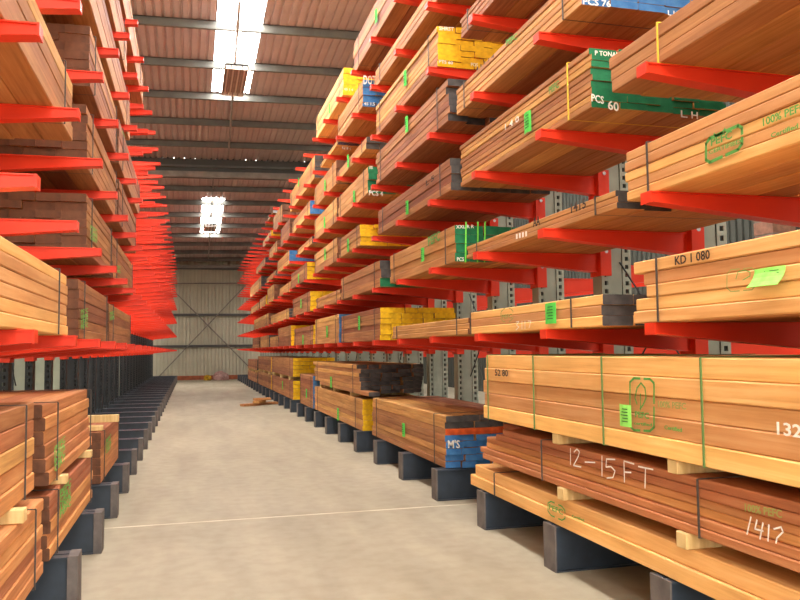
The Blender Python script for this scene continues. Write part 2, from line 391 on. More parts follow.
# ================================================================= TIMBER PACKS
_bm = {}
def board_mesh(w, t, wd, en):
    key = (round(w, 3), round(t, 3), wd, en)
    if key in _bm: return _bm[key]
    c = min(.006, t*.12); mb = MB(); hw, ht = w/2-.0015, t/2-.001
    ring = [(-hw+c, -ht), (hw-c, -ht), (hw, -ht+c), (hw, ht-c), (hw-c, ht), (-hw+c, ht), (-hw, ht-c), (-hw, -ht+c)]
    for y in (-.5, .5): mb.v += [(x, y, z) for x, z in ring]
    for i in range(8):
        j = (i+1) % 8; mb.f.append((i, 8+i, 8+j, j)[::-1] if False else (i, j, 8+j, 8+i)); mb.m.append(0)
    mb.f.append(tuple(reversed(range(8)))); mb.m.append(1); mb.f.append(tuple(range(8, 16))); mb.m.append(1)
    # outward normals
    mb.f = [tuple(reversed(q)) if k < 8 else q for k, q in enumerate(mb.f)] if False else mb.f
    _bm[key] = mb.mesh('board', [WOOD[wd], END[en]]); return _bm[key]
PACKS = {}
def pack(key, side, label, xf, yn, yf, z0, h, layers, wd='brown', en=None, W=1.12, cols=5, jag=.03, lay_end=None, straps=2, strapmat=None, tone2=None, whole=None, group=None, nudge=None, strap_at=None, lat=.008):
    """one strapped timber pack: aisle face at x=xf, near end yn, far end yf, standing at z0"""
    s = 1 if side == 'R' else -1
    yc = (yn+yf)/2; L = yf-yn
    W = min(W, (3.685 if s > 0 else 1.905)-abs(xf))
    root = empty('timber_pack', (xf, yc, z0)); tag(root, label, 'timber pack', group)
    rnd = random.Random(sum(ord(c)*(i+3) for i, c in enumerate(key)))
    t = h/layers
    single = yn < 15.5 if whole is None else not whole
    J = MB()
    for l in range(layers):
        n = cols if l % 2 == 0 or cols < 4 else cols-1+rnd.choice((0, 1))
        wb_ = W/n
        shift = rnd.uniform(-lat, lat) if l else 0
        e = lay_end[l] if lay_end else en
        for c in range(n):
            dy = rnd.uniform(-jag, jag) if not (l == 0 and c == 0) else 0
            if nudge and c == 0: dy += nudge[l]
            x = s*(wb_*(c+.5)+max(shift, -.0)+(rnd.uniform(0, lat) if c == 0 and l else 0))
            ll = L-abs(rnd.uniform(0, jag))
            wmat = tone2 if (tone2 and rnd.random() < .4) else wd
            if single:
                o = link('board', board_mesh(wb_, t, wmat, e), root, (x, dy, t*(l+.5))); o.scale = (1, ll, 1)
            else:
                hw = wb_/2-.002; k0 = len(J.f)
                J.box(x-hw, x+hw, dy-ll/2, dy+ll/2, t*l+.003, t*(l+1)-.003, 0)
                J.m[k0+2] = 1; J.m[k0+4] = 1
    if not single:
        e = en if not lay_end else lay_end[0]
        o = J.build('boards', [WOOD[wd], END[e]], root); o['kind'] = 'stuff'
    pos = strap_at or [yn+L*f for f in ((.1, .9) if straps == 2 else (.06, .5, .94) if straps == 3 else (.5,))][:straps]
    sm = strapmat or M_STRAP
    for y in pos:
        q = MB(); r = .004; yy = y-yc; a, b = -s*.012, s*(W+.005+lat)
        q.box(a-s*r, a+s*r, yy-.005, yy+.005, 0, h); q.box(b-s*r, b+s*r, yy-.005, yy+.005, 0, h)
        q.box(a, b, yy-.005, yy+.005, h-.001, h+.004); q.box(a, b, yy-.005, yy+.005, 0, .001)
        q.build('strap', sm, root)
    PACKS[key] = dict(root=root, s=s, xf=xf, yn=yn, yf=yf, z0=z0, h=h, W=W)
    return root
def put_tag(key, px, py, wpx=9, hpx=13, m=None, bend=0.):
    """green paper tag stapled to the aisle face; its top centre falls on pixel px, py"""
    P = PACKS[key]; s = P['s']; X = P['xf']-s*.018
    p = onX(px, py, X); d = p[1]; k = d/F
    w_, h_ = wpx*k*1.0/ (abs(X)/math.hypot(X, d)+.25) if False else .13, .17
    w_ = wpx; h_ = hpx
    n = 5; mb = MB()
    for i in range(n):
        for j in range(n):
            u, v = i/(n-1), j/(n-1)
            bulge = bend*(v**2)+.012*math.sin(u*3.1)
            mb.v.append((-s*bulge, (u-.5)*w_, -v*h_))
    for i in range(n-1):
        for j in range(n-1):
            a = i*n+j; mb.f.append((a, a+1, a+n+1, a+n)); mb.m.append(0)
    r = P['root']; yc = r.location
    o = mb.build('paper_tag', m or M_TAG, r, (X-yc[0], p[1]-yc[1], p[2]-yc[2]))
    so = o.modifiers.new('thickness', 'SOLIDIFY'); so.thickness = .002
    q = MB()
    for i in range(5):
        z = -h_*(.18+.14*i); q.box(-s*.014, -s*.0155, -w_*.36, w_*(.1+.06*(i % 3)), z, z-h_*.035)
    if w_ > .09: q.build('print', M_TAGINK, o)
    return o
def text_mesh(s, size, name='lettering'):
    cu = bpy.data.curves.new('t', 'FONT'); cu.body = s; cu.size = size; cu.resolution_u = 2; cu.extrude = .0005; cu.offset = .018
    ob = bpy.data.objects.new('t', cu); COL.objects.link(ob)
    bpy.context.view_layer.update()
    dg = bpy.context.evaluated_depsgraph_get()
    me = bpy.data.meshes.new_from_object(ob.evaluated_get(dg))
    bpy.data.objects.remove(ob); bpy.data.curves.remove(cu); return me
def letter(key, txt, p0, p1, m, face='side', hgt=1.0, name='stencil_lettering', lift=.012):
    """lettering on a pack: baseline from pixel p0 (left) to p1 (right)"""
    P = PACKS[key]; s = P['s']; me = text_mesh(txt, 1.0)
    xs = [v.co.x for v in me.vertices]; ys_ = [v.co.y for v in me.vertices]
    if not xs: return
    x0, x1, y1 = min(xs), max(xs), max(ys_)
    if face == 'side':
        X = P['xf']-s*lift; a, b = onX(*p0, X), onX(*p1, X)
        ux = Vector((0, -s, 0)); nz = Vector((-s, 0, 0))
    else:
        Yp = P['yn']-.045; a, b = onY(*p0, Yp), onY(*p1, Yp)
        ux = Vector((1, 0, 0)); nz = Vector((0, -1, 0))
    wd = (Vector(b)-Vector(a)).dot(ux); k = wd/(x1-x0); dz = (b[2]-a[2])/max(wd, 1e-3)
    uy = Vector((0, 0, 1)); base = Vector(a)-P['root'].location
    caph = hgt*1.75*abs(p1[0]-p0[0])/max(1, len(txt)); kz = caph*abs(a[1])/F/max(y1, .1)
    for v in me.vertices:
        c = v.co.copy(); v.co = base+ux*((c.x-x0)*k)+uy*(c.y*kz+(c.x-x0)*k*dz)+nz*(c.z)
    me.materials.clear(); me.materials.append(m)
    o = link(name, me, P['root']); o['kind'] = 'stuff'
    return o
def stroke(key, pts, m, wdt=.008, face='side', name='chalk_mark', lift=.012, closed=False):
    """painted line along pixels pts on a pack face"""
    P = PACKS[key]; s = P['s']; mb = MB(); q = []
    for p in pts:
        v = onX(*p, P['xf']-s*lift) if face == 'side' else onY(*p, P['yn']-.045)
        q.append(Vector(v)-P['root'].location)
    if closed: q.append(q[0])
    nrm = Vector((-s, 0, 0)) if face == 'side' else Vector((0, -1, 0))
    for a, b in zip(q, q[1:]):
        d = (b-a)
        if d.length < 1e-5: continue
        d.normalize(); t = nrm.cross(d)*wdt/2; e = nrm*.0006; a2 = a-d*wdt*.3; b2 = b+d*wdt*.3
        mb.hexa([a2-t, b2-t, b2+t, a2+t, a2-t+e, b2-t+e, b2+t+e, a2+t+e])
    return mb.build(name, m, P['root'])
def hgt(px, yt, X, Z0, Y=None):
    """height in metres of a pack whose corner stands at column px and whose top shows at row yt"""
    Y = y_at(px, X, Z0); lo, hi = Z0, Z0+3
    for _ in range(40):
        m = (lo+hi)/2
        if proj(X, Y, m)[1] > yt: lo = m
        else: hi = m
    return m-Z0

TONE = {'light': 'golden', 'tan': 'tan', 'brown': 'brown', 'red': 'reddish'}
TIER = ['lowest', 'second', 'third', 'fourth', 'fifth', 'sixth', 'top']
# (near px or metres as negative, far px, top row at corner, which corner, layers, wood, end colour, X)
RIGHT = {
 0: [('1a', -1.0, 633, 263, 'f', 5, 'light', None, 2.50), ('1b', 603, 469.5, 294, 'n', 3, 'light', 'black', 2.53), ('1c', 468, 392, 317.5, 'n', 3, 'tan', None, 2.53),
     ('1d', 380, 341, 307.5, 'n', 6, 'brown', 'yellow', 2.56), ('1e', 339, 315, 314, 'n', 6, 'tan', 'blue', 2.56), ('1f', 313, 294, 325, 'n', 4, 'brown', 'yellow', 2.56),
     ('1g', 291, 278, 325, 'n', 4, 'brown', 'yellow', 2.56), ('1h', 277.5, 269.5, 336, 'n', 3, 'tan', None, 2.56), ('1i', 268.7, 260, 335, 'n', 3, 'tan', 'black', 2.56), ('1j', 259, 252.5, 337, 'n', 3, 'brown', None, 2.56)],
 1: [('2a', -1.2, 626, 153, 'f', 5, 'light', None, 2.56), ('2b', 617, 466.5, 189, 'n', 3, 'tan', 'black', 2.62), ('2c', 455, 390, 225, 'n', 4, 'tan', 'green', 2.58),
     ('2d', 380, 341, 260, 'n', 3, 'brown', 'black', 2.56), ('2e', 340, 316, 289, 'n', 3, 'tan', None, 2.58), ('2f', 310, 292.5, 291, 'n', 4, 'brown', 'yellow', 2.56),
     ('2g', 289, 271, 308, 'n', 3, 'tan', 'black', 2.56), ('2h', 268.5, 254, 313, 'n', 3, 'tan', None, 2.56)],
 2: [('3a', -1.6, 611, 57, 'f', 3, 'tan', None, 2.60), ('3b', 591.5, 460.6, 46.5, 'n', 9, 'tan', 'green', 2.62), ('3c', 451, 378, 157, 'n', 4, 'brown', 'black', 2.57),
     ('3d', 360, 339.5, 224, 'n', 5, 'tan', 'yellow', 2.54), ('3e', 337, 314.5, 237, 'n', 3, 'tan', None, 2.56), ('3f', 307, 291, 262, 'n', 4, 'brown', 'yellow', 2.56),
     ('3g', 290.5, 279, 281, 'n', 2, 'tan', None, 2.58), ('3h', 274, 267.2, 284, 'n', 4, 'tan', None, 2.56), ('3i', 266, 259.5, 295, 'n', 3, 'tan', 'yellow', 2.56), ('3j', 258.7, 250.5, 302, 'n', 3, 'tan', None, 2.56)],
 3: [('4a', 582, 456.5, 90, 'f', 5, 'tan', 'blue', 2.60), ('4b', 448, 376, 78, 'n', 6, 'brown', 'black', 2.57), ('4c', 368, 338.5, 166, 'n', 4, 'tan', 'green', 2.58),
     ('4d', 336.5, 314.5, 197, 'n', 3, 'tan', None, 2.58), ('4e', 312, 297, 236, 'n', 2, 'tan', 'black', 2.58), ('4f', 289, 277, 250, 'n', 3, 'tan', 'blue', 2.58), ('4g', 275.5, 266, 270, 'n', 2, 'tan', 'black', 2.58),
     ('4h', 261, 250, 276, 'n', 3, 'tan', 'black', 2.58)],
 4: [('5a', -4.9, 461, 19, 'f', 4, 'brown', None, 2.60), ('5b', 437.5, 376, 25.5, 'n', 7, 'tan', 'yellow', 2.60), ('5c', 366, 337, 137, 'n', 2, 'tan', 'black', 2.60),
     ('5d', 336, 314.5, 160, 'n', 3, 'tan', None, 2.60), ('5e', 310, 292.5, 200, 'n', 2, 'tan', 'blue', 2.60), ('5f', 289.5, 280.5, 217, 'n', 4, 'brown', None, 2.60), ('5g', 277, 269, 240, 'n', 3, 'tan', None, 2.58), ('5h', 265, 256, 257, 'n', 3, 'tan', 'black', 2.58)],
 5: [('6a', -7.4, 375, 72, 'f', 3, 'tan', None, 2.60), ('6b', 362.5, 337.5, 79, 'n', 7, 'tan', 'blue', 2.60), ('6c', 337, 320.5, 141, 'n', 4, 'light', 'navy', 2.62),
     ('6d', 314.5, 290, 155, 'n', 4, 'tan', 'black', 2.64), ('6e', 282, 273, 204, 'n', 3, 'tan', None, 2.6), ('6f', 271, 262.5, 230, 'n', 3, 'light', 'yellow', 2.6)],
 6: [('7a', -7.9, 353.5, 37, 'f', 4, 'brown', None, 2.58), ('7b', 343, 316, 67.5, 'n', 5, 'light', 'yellow', 2.60), ('7c', 273, 265, 217, 'n', 3, 'tan', 'white', 2.6)],
}
ENDW = {None: 'bare ends', 'black': 'charcoal ends', 'navy': 'navy ends', 'white': 'pale ends'}
def y_or(px, X, Z): return -px if px < 0 else y_at(px, X, Z)
OPT = {
 '1a': dict(nudge=[0, .0, -.12, -.13, 0], strap_at='px', strap_px=(660,)), '2a': dict(straps=1, strap_px=(650,)), '3b': dict(straps=1, strap_px=(570,), strapmat=M_STRAPY, cols=5, jag=.02), '3a': dict(strap_px=(660,), strapmat=M_STRAPY, straps=1),
 '2c': dict(strapmat=M_STRAP, cols=7, jag=.015), '1d': dict(cols=7), '5b': dict(jag=.02), '4b': dict(lay_end=['black']*6, jag=.08), '4a': dict(jag=.012),
 '2d': dict(lay_end=['green', 'black', 'black']), '2b': dict(strap_px=(597, 478)), '1b': dict(strap_px=(573, 472)),
}
def pack_label(side, tier, n, i, wd, en):
    ends = ENDW.get(en, '%s ends' % en)
    where = ORD[i]+' from camera'
    return '%s timber pack with %s, %s, %s arm tier of %s rack' % (TONE[wd], ends, where, tier, side)
for lv, rows in RIGHT.items():
    for i, (key, pn, pf, yt, cor, lay, wd, en, X) in enumerate(rows):
        Z = LVR[lv]+.001
        yn, yf = y_or(pn, X, Z), y_at(pf, X, Z)
        h = hgt(pn if cor == 'n' else pf, yt, X, Z)
        op = dict(OPT.get(key, {})); sp = op.pop('strap_px', None); op.pop('strap_at', None)
        if sp: op['strap_at'] = [y_at(q, X, Z) for q in sp]
        if en == 'black' and 'lay_end' not in op and False: pass
        pack('R'+key, 'R', pack_label('right', TIER[lv], len(rows), i, wd, en), X, yn, yf, Z, max(.08, min(h, .54)), lay, wd, en, group='timber packs on the right rack arms', **op)

# floor-level packs on the right
def fpack(key, label, X, yn, yf, z0, h, lay, **k):
    return pack(key, 'R', label, X, yn, yf, z0, h, lay, group='timber packs on the rack feet', **k)
Z0 = FH+.005
yR3 = y_at(472.6, 2.57, Z0)
fpack('R3', 'golden timber pack lowest of the nearest right stack, resting on dark feet', 2.55, 1.6, yR3, Z0, .20, 2, wd='light', tone2='red', cols=5, jag=.04, strap_at=[y_at(498, 2.57, Z0)], nudge=[0, -.12], lat=.05)
fpack('R2', 'reddish timber pack chalked with white lettering, middle of nearest right stack', 2.55, 1.4, y_at(483, 2.57, .6), Z0+.285, .30, 6, wd='red', tone2='tan', cols=5, jag=.06, strap_at=[y_at(543, 2.55, .8), y_at(700, 2.55, .8)], nudge=[-.02, 0, -.05, -.1, -.3, -.45], lat=.02)
fpack('R1', 'golden timber pack with green straps, topmost of the nearest right stack', 2.52, 1.3, y_at(483, 2.52, 1.2), Z0+.66, .555, 5, wd='light', cols=4, jag=.03, strapmat=M_STRAPG, strap_at=[y_at(489, 2.52, 1.3), y_at(535, 2.52, 1.3), y_at(604, 2.52, 1.3), y_at(704, 2.52, 1.3)], nudge=[0, .01, 0, -.02, -.03])
fpack('F2', 'brown timber pack with blue, orange and charcoal end boards, single on the feet', 2.64, y_at(445.5, 2.64, Z0), y_at(372, 2.64, Z0), Z0, hgt(445.5, 416, 2.64, Z0), 8, wd='brown', tone2='tan', cols=6, jag=.05,
      lay_end=['blue', 'blue', 'blue', 'blue', 'blue', 'orange', 'black', 'black'])
yn3, yf3 = y_at(362.5, 2.62, Z0), y_at(314.5, 2.62, Z0)
h3 = hgt(362.5, 399.5, 2.62, Z0)
fpack('F3', 'tan timber pack with yellow ends, under the charcoal ended pack', 2.62, yn3, yf3, Z0, h3, 6, wd='tan', en='yellow', cols=6)
zt = Z0+h3+.07
fpack('F3b', 'tan timber pack with ragged charcoal ends, stacked over a yellow ended pack', 2.62, yn3+.2, yf3, zt, .47, 7, wd='tan', en='black', cols=6, jag=.1, nudge=[-.7, 0, 0, 0, 0, 0, .1])
y4n, y4f = y_at(313, 2.6, Z0), y_at(300, 2.6, Z0)
fpack('F4', 'low brown timber pack with blue ends, single between two tall stacks', 2.6, y4n, y4f, Z0, hgt(313, 376, 2.6, Z0), 7, wd='brown', en='blue')
def dbl(key, pn, pf, ytop, wd, en, what):
    yn, yf = y_at(pn, 2.58, Z0), y_at(pf, 2.58, Z0); H = hgt(pn, ytop, 2.58, Z0); hh = (H-.1)/2
    fpack(key+'a', '%s, lower pack of the %s' % what, 2.58, yn, yf, Z0, hh, 5, wd=wd, en=en)
    fpack(key+'b', '%s, upper pack of the %s' % what, 2.58, yn, yf, Z0+hh+.1, hh, 5, wd=wd, en=en)
    for f, nm in ((.12, 'near'), (.5, 'middle'), (.88, 'far')):
        y = yn+(yf-yn)*f
        tag(MB().box(-.02, 1.08, -.05, .05, 0, .1).build('timber_bearer', M_BEARER, None, (2.58, y, Z0+hh)), 'pale %s bearer between the packs of the %s' % (nm, what[1]), 'bearer', 'bearers between far stacks')
dbl('F5', 293, 271.5, 358, 'brown', 'yellow', ('brown timber pack with yellow ends', 'fourth stack along the right feet'))
dbl('F6', 271, 257.8, 357, 'brown', 'yellow', ('brown timber pack', 'fifth stack along the right feet'))
dbl('F7', 257, 247.8, 360, 'brown', 'black', ('tan timber pack', 'farthest stack along the right feet'))
def bearer(px, X, z, hgt_, label, W=1.15, s=1, Y=None, w=.09, ins=.0):
    y = Y if Y else y_at(px, X, z+hgt_/2)
    mb = MB(); c = .004; W = min(W, (3.685 if s > 0 else 1.905)-abs(X))
    mb.box(0, s*W, -w/2, w/2, 0, hgt_-.001)
    o = mb.build('timber_bearer', M_BEARER, None, (X, y, z+.0005)); bv = o.modifiers.new('bevel', 'BEVEL'); bv.width = c; bv.segments = 1
    tag(o, label, 'bearer', 'pale timber bearers'); return o
bearer(560, 2.53, Z0+.2, .085, 'pale bearer under the chalked reddish pack, far one by the small foot')
bearer(681, 2.53, Z0+.2, .085, 'pale bearer under the chalked reddish pack, near one')
bearer(555, 2.53, Z0+.585, .075, 'pale bearer under the green strapped pack, far one')
bearer(672, 2.53, Z0+.585, .075, 'pale bearer under the green strapped pack, near one')
for f, nm in ((.15, 'near'), (.5, 'middle'), (.85, 'far')):
    bearer(0, 2.64, Z0+h3, .07, 'pale bearer under the ragged charcoal ended pack, %s one of three' % nm, Y=yn3+.35+(yf3-yn3-.35)*f)

# ---- left rack packs
XF = -.80
LEFT = {
 0: [('1a', -1.0, 68, 276, 'f', 6, 'light', None, -.79), ('1b', 79, 107.5, 279, 'n', 6, 'brown', None, -.865), ('1c', 109, 131, 303, 'n', 4, 'brown', None, -.865)],
 1: [('2a', 87, 111.6, 194, 'n', 7, 'brown', None, -.865), ('2b', 113, 133, 235, 'n', 5, 'brown', None, -.865)],
 2: [('3a', -1.4, 73, 84, 'f', 4, 'tan', None, -.875), ('3b', 87, 117, 104, 'n', 7, 'brown', None, -.875), ('3c', 119, 136, 175, 'n', 5, 'brown', None, -.865)],
 3: [('4a', 90, 117, 24, 'n', 7, 'brown', None, -.865), ('4b', 119, 140, 110, 'n', 5, 'brown', None, -.865)],
 4: [('5a', -4.2, 130, 72, 'f', 5, 'brown', None, -.865)],
 5: [('6a', -4.6, 127, 10, 'f', 5, 'brown', None, -.865)],
 6: [('7a', -5.6, 143, 30, 'f', 5, 'brown', None, -.865)],
}
for lv, rows in LEFT.items():
    for i, (key, pn, pf, yt, cor, lay, wd, en, X) in enumerate(rows):
        Z = LVL[lv]+.001
        yn, yf = y_or(pn, X, Z), y_at(pf, X, Z)
        h = hgt(pn if cor == 'n' else pf, yt, X, Z)
        pack('L'+key, 'L', pack_label('left', TIER[lv], len(rows), i, wd, en), X, yn, yf, Z, max(.15, min(h, .545)), lay, wd, en, group='timber packs on the left rack arms', cols=5, jag=.03)
yA = 5.02
def lpack(key, label, X, yn, yf, z0, h, lay, **k):
    return pack(key, 'L', label, X, yn, yf, z0, h, lay, group='timber packs on the left rack feet', **k)
lpack('LA2', 'reddish timber pack, lower of the nearest left floor stack', -.82, 1.6, yA, Z0, .43, 6, wd='red', cols=5)
lpack('LA1', 'reddish timber pack, upper of the nearest left floor stack', -.86, 1.6, yA-.1, Z0+.50, .50, 5, wd='red', tone2='tan', cols=5)
yBn, yBf = 5.28, 7.45
lpack('LB2', 'reddish timber pack with green stencil, lower of the second left floor stack', -.83, yBn, yBf, Z0, .40, 5, wd='red', cols=5)
lpack('LB1', 'reddish timber pack with green stencil, upper of the second left floor stack', -.84, yBn, yBf, Z0+.46, .50, 6, wd='red', cols=5, lat=.03)
yCn, yCf = 8.2, 10.2
lpack('LC', 'small reddish timber pack topped by a pale bearer on the left feet', -.84, yCn, yCf, Z0, .50, 6, wd='red', tone2='tan', cols=5)
bearer(0, -.80, Z0+.43, .07, 'pale bearer in the nearest left floor stack, its end showing', s=-1, Y=4.35)
bearer(0, -.80, Z0+.40, .06, 'pale bearer in the second left floor stack, near one', s=-1, Y=5.75)
bearer(0, -.80, Z0+.40, .06, 'pale bearer in the second left floor stack, far one', s=-1, Y=7.1)
bearer(0, -.72, Z0+.558, .075, 'pale loose bearer lying across the small left floor pack', s=-1, Y=8.7, W=.9)
bearer(0, -.84, Z0+.506, .05, 'pale short offcut lying under the loose bearer, left floor pack', s=-1, Y=8.35, W=.7)

# ================================================================= WRITING AND TAGS
G, PG, BK, WH = M_GREENINK, M_PALEINK, M_BLACKINK, M_WHITEINK
def rrect(key, x0, y0, x1, y1, sl, m, wdt=.012, broken=True, name='stencil_frame'):
    """rounded stencil frame between pixel columns; sl = slope of its level lines"""
    f = lambda x, y: (x, y+sl*(x-x0))
    c = min(4, abs(y1-y0)*.22)
    segs = [[f(x0, y1-c), f(x0, y0+c)], [f(x0, y0+c), f(x0+c, y0)], [f(x0+c, y0), f((x0+x1)/2-2, y0)], [f((x0+x1)/2+2, y0), f(x1-c, y0), f(x1, y0+c)],
            [f(x1, y0+c+1), f(x1, (y0+y1)/2-2)], [f(x1, (y0+y1)/2+2), f(x1, y1-c)], [f(x1, y1-c), f(x1-c, y1)], [f(x1-c, y1), f((x0+x1)/2+2, y1)], [f((x0+x1)/2-2, y1), f(x0+c, y1), f(x0, y1-c)]]
    for s_ in segs: stroke(key, s_, m, wdt, name=name)
# nearest floor stack
rrect('R1', 630, 378, 654, 430, .05, G, .014)
stroke('R1', [(637, 404), (635, 398), (637, 388), (641, 383), (645, 388), (646, 398), (643, 405), (640, 409)], G, .010, name='stencil_emblem')
stroke('R1', [(636, 396), (636, 391)], G, .008, name='stencil_emblem'); stroke('R1', [(640.5, 410), (640.5, 394)], G, .008, name='stencil_emblem')
letter('R1', 'PEFC', (635, 417), (649, 419), G, hgt=1.1); letter('R1', 'certified', (634, 424.5), (652, 426.5), G)
letter('R1', '100% PEFC', (658, 407), (686, 409.5), PG, hgt=1.3); letter('R1', 'Certified', (664.5, 429), (682, 432), G, hgt=1.3)
letter('R1', '52 80', (495, 375.5), (508, 376.5), BK, hgt=1.5)
letter('R1', '132', (777, 434), (802, 438), WH, hgt=1.0, name='chalk_lettering')
put_tag('R1', 625.3, 404.5, .125, .13, M_TAGL)
stroke('R2', [(570.5, 464.5), (570.5, 448.5)], WH, .009)
stroke('R2', [(574, 452), (577, 449), (579.5, 452), (578, 457), (573.5, 465.5), (581, 467)], WH, .009)
stroke('R2', [(585, 462), (595, 462.5)], WH, .009)
stroke('R2', [(602, 476), (602, 456)], WH, .009)
stroke('R2', [(615, 459.5), (606.5, 459), (606, 467), (611, 466.5), (615, 471), (613, 477.5), (607, 478)], WH, .009)
stroke('R2', [(624.5, 482), (624, 461), (634, 464)], WH, .009); stroke('R2', [(624, 472), (631, 472.5)], WH, .009)
stroke('R2', [(638.5, 466.5), (653, 469.5)], WH, .009); stroke('R2', [(645.5, 468), (645, 488)], WH, .009)
letter('R2', '100% PEFC', (745, 511), (782, 518), PG, hgt=1.2)
stroke('R2', [(751, 517), (747, 534)], WH, .008); stroke('R2', [(757, 520), (755, 529), (763, 531)], WH, .008); stroke('R2', [(763, 523), (760, 539)], WH, .008)
stroke('R2', [(769, 525), (768, 541)], WH, .008); stroke('R2', [(774, 529), (781, 527), (783, 532), (777, 538), (776, 543)], WH, .008)
rrect('R3', 548, 500, 565, 514, .45, G, .010); letter('R3', 'PEFC', (549, 509), (563, 515), G, hgt=.9); letter('R3', 'Certified', (572, 517), (584, 521.5), G, hgt=1.2)
# lowest tier
letter('R1a', 'KD 1 080', (675, 265), (710, 258.5), BK, hgt=1.3)
rrect('R1a', 727, 270, 756, 292, -.09, PG, .005); stroke('R1a', [(736, 279), (738, 272), (744, 270), (750, 272), (750, 276), (743, 280)], M_GREENINK, .004, name='stencil_emblem')
put_tag('R1a', 770, 267.5, .19, .085, M_TAGL, bend=.05)
rrect('R1b', 501, 309, 513, 322, -.08, PG, .008); letter('R1b', 'PEFC', (502, 319), (512, 318), PG)
stroke('R1b', [(516, 322), (519, 321.5), (516.5, 325), (519, 327), (516, 330)], WH, .006); stroke('R1b', [(522, 321), (522, 329)], WH, .006); stroke('R1b', [(525, 321), (525, 329)], WH, .006); stroke('R1b', [(528, 321), (531, 321), (529, 328)], WH, .006)
put_tag('R1b', 550.5, 303, .17, .15)
# second tier
rrect('R2a', 706, 140, 742, 164, -.45, G, .017); letter('R2a', 'PEFC', (711, 146), (732, 138), G, hgt=1.0)
letter('R2a', 'CERTIFIED', (709, 154.5), (741, 143), G, hgt=.8)
stroke('R2a', [(714, 134), (716, 136), (722, 133), (725, 129)], G, .012, name='stencil_emblem')
letter('R2a', '100% PEFC', (763, 126), (806, 109), G, hgt=1.1); letter('R2a', 'Certified', (771, 138), (798, 128), G, hgt=1.1)
letter('R2b', '1415', (571, 213), (586, 207.5), BK, hgt=1.6); letter('R2b', 'AA', (533, 227), (540, 224.5), BK, hgt=1.6)
letter('R2b', 'IIII', (516, 239), (527, 236), WH, hgt=1.1, name='chalk_lettering')
letter('R2c', 'XXL R R', (456, 228.5), (474, 228), WH, 'end', .8, 'painted_lettering'); letter('R2c', 'PCS', (457, 261), (464, 261), WH, 'end', 1, 'painted_lettering')
for px in (466, 478, 485):
    stroke('R2c', [(px, 222), (px-.5, 262)], M_STRAPL, .016, 'end', 'lime_strap')
letter('R2c', 'PEFC', (428, 246), (440, 240), G, hgt=1.8); put_tag('R2c', 422.5, 248, .12, .16)
# third tier
letter('R3b', 'P TONAL', (595, 55), (619, 57), WH, 'end', .9, 'painted_lettering'); letter('R3b', 'PCS', (591.5, 101), (604, 104), WH, 'end', 1.2, 'painted_lettering')
letter('R3b', '60', (608, 109), (619, 111.5), WH, 'end', 1.1, 'painted_lettering'); letter('R3b', 'L. H', (681, 117), (698, 119), WH, 'end', 1.1, 'painted_lettering')
put_tag('R3b', 527.5, 112, .13, .17); letter('R3b', 'PEFC', (549, 94), (559, 87), G, hgt=1.8); letter('R3b', '1 4 0', (505, 130), (519, 121), WH, hgt=1.3, name='chalk_lettering')
put_tag('R3c', 407, 201, .12, .17)
letter('R3c', 'L 5', (426, 186), (434, 180), BK, hgt=1.2)
letter('R4a', 'PCS 76', (583, 4), (611, 7), WH, 'end', .9, 'painted_lettering'); letter('R4a', 'L H', (668, 15), (678, 16), WH, 'end', 1, 'painted_lettering')
letter('R4a', 'PEFC', (506, 46), (517, 39), G, hgt=1.4); letter('R4a', '4 1 1 1 4', (476, 71), (494, 57), BK, hgt=.9)
put_tag('R4b', 406.5, 117, .12, .2)
letter('R5b', 'SHRST', (439, 30), (454, 31), WH, 'end', .8, 'painted_lettering'); letter('R5b', 'PTS 60', (439, 63), (453, 64.5), WH, 'end', .9, 'painted_lettering'); letter('R5b', 'POS', (471, 66), (478, 66.5), WH, 'end', .9, 'painted_lettering')
put_tag('R5b', 405, 71, .13, .2); put_tag('R7a', 376, 10, .14, .2); put_tag('R7b', 329.5, 104, .12, .2)
letter('R6b', 'DOT', (363.5, 84), (376, 84.5), WH, 'end', 1.3, 'painted_lettering'); letter('R6b', '45 1.5', (364, 105), (375, 105.5), WH, 'end', 1, 'painted_lettering')
letter('R4c', 'XX', (369, 169), (373, 169), WH, 'end', 1, 'painted_lettering'); letter('R4c', 'PCS 4', (369, 195), (383, 196), WH, 'end', 1, 'painted_lettering')
letter('R7b', '65 1 4', (344.5, 90), (353, 91), WH, 'end', 1, 'painted_lettering'); letter('R6c', '52 8 4', (342, 149), (351, 150), WH, 'end', 1, 'painted_lettering')
for k_, px, py in (('R5c', 348, 155), ('R4c', 354, 191), ('R5d', 325, 180), ('R4d', 324.5, 217), ('R3e', 325, 249), ('R3d', 348, 239), ('R1d', 359, 316), ('R2f', 301, 299), ('R1e', 327, 326), ('R3f', 298.5, 274), ('R1f', 303, 335), ('R6d', 298.5, 178)):
    put_tag(k_, px, py, .13, .22)
put_tag('F2', 403.5, 423, .13, .17); put_tag('F3b', 331, 376.5, .14, .22); put_tag('F3', 338, 408, .14, .22); put_tag('F4', 306.5, 389, .13, .2); put_tag('F5a', 282.5, 381, .14, .24)
letter('F2', "M'S", (448, 448), (460, 448), WH, 'end', 1.2, 'painted_lettering')
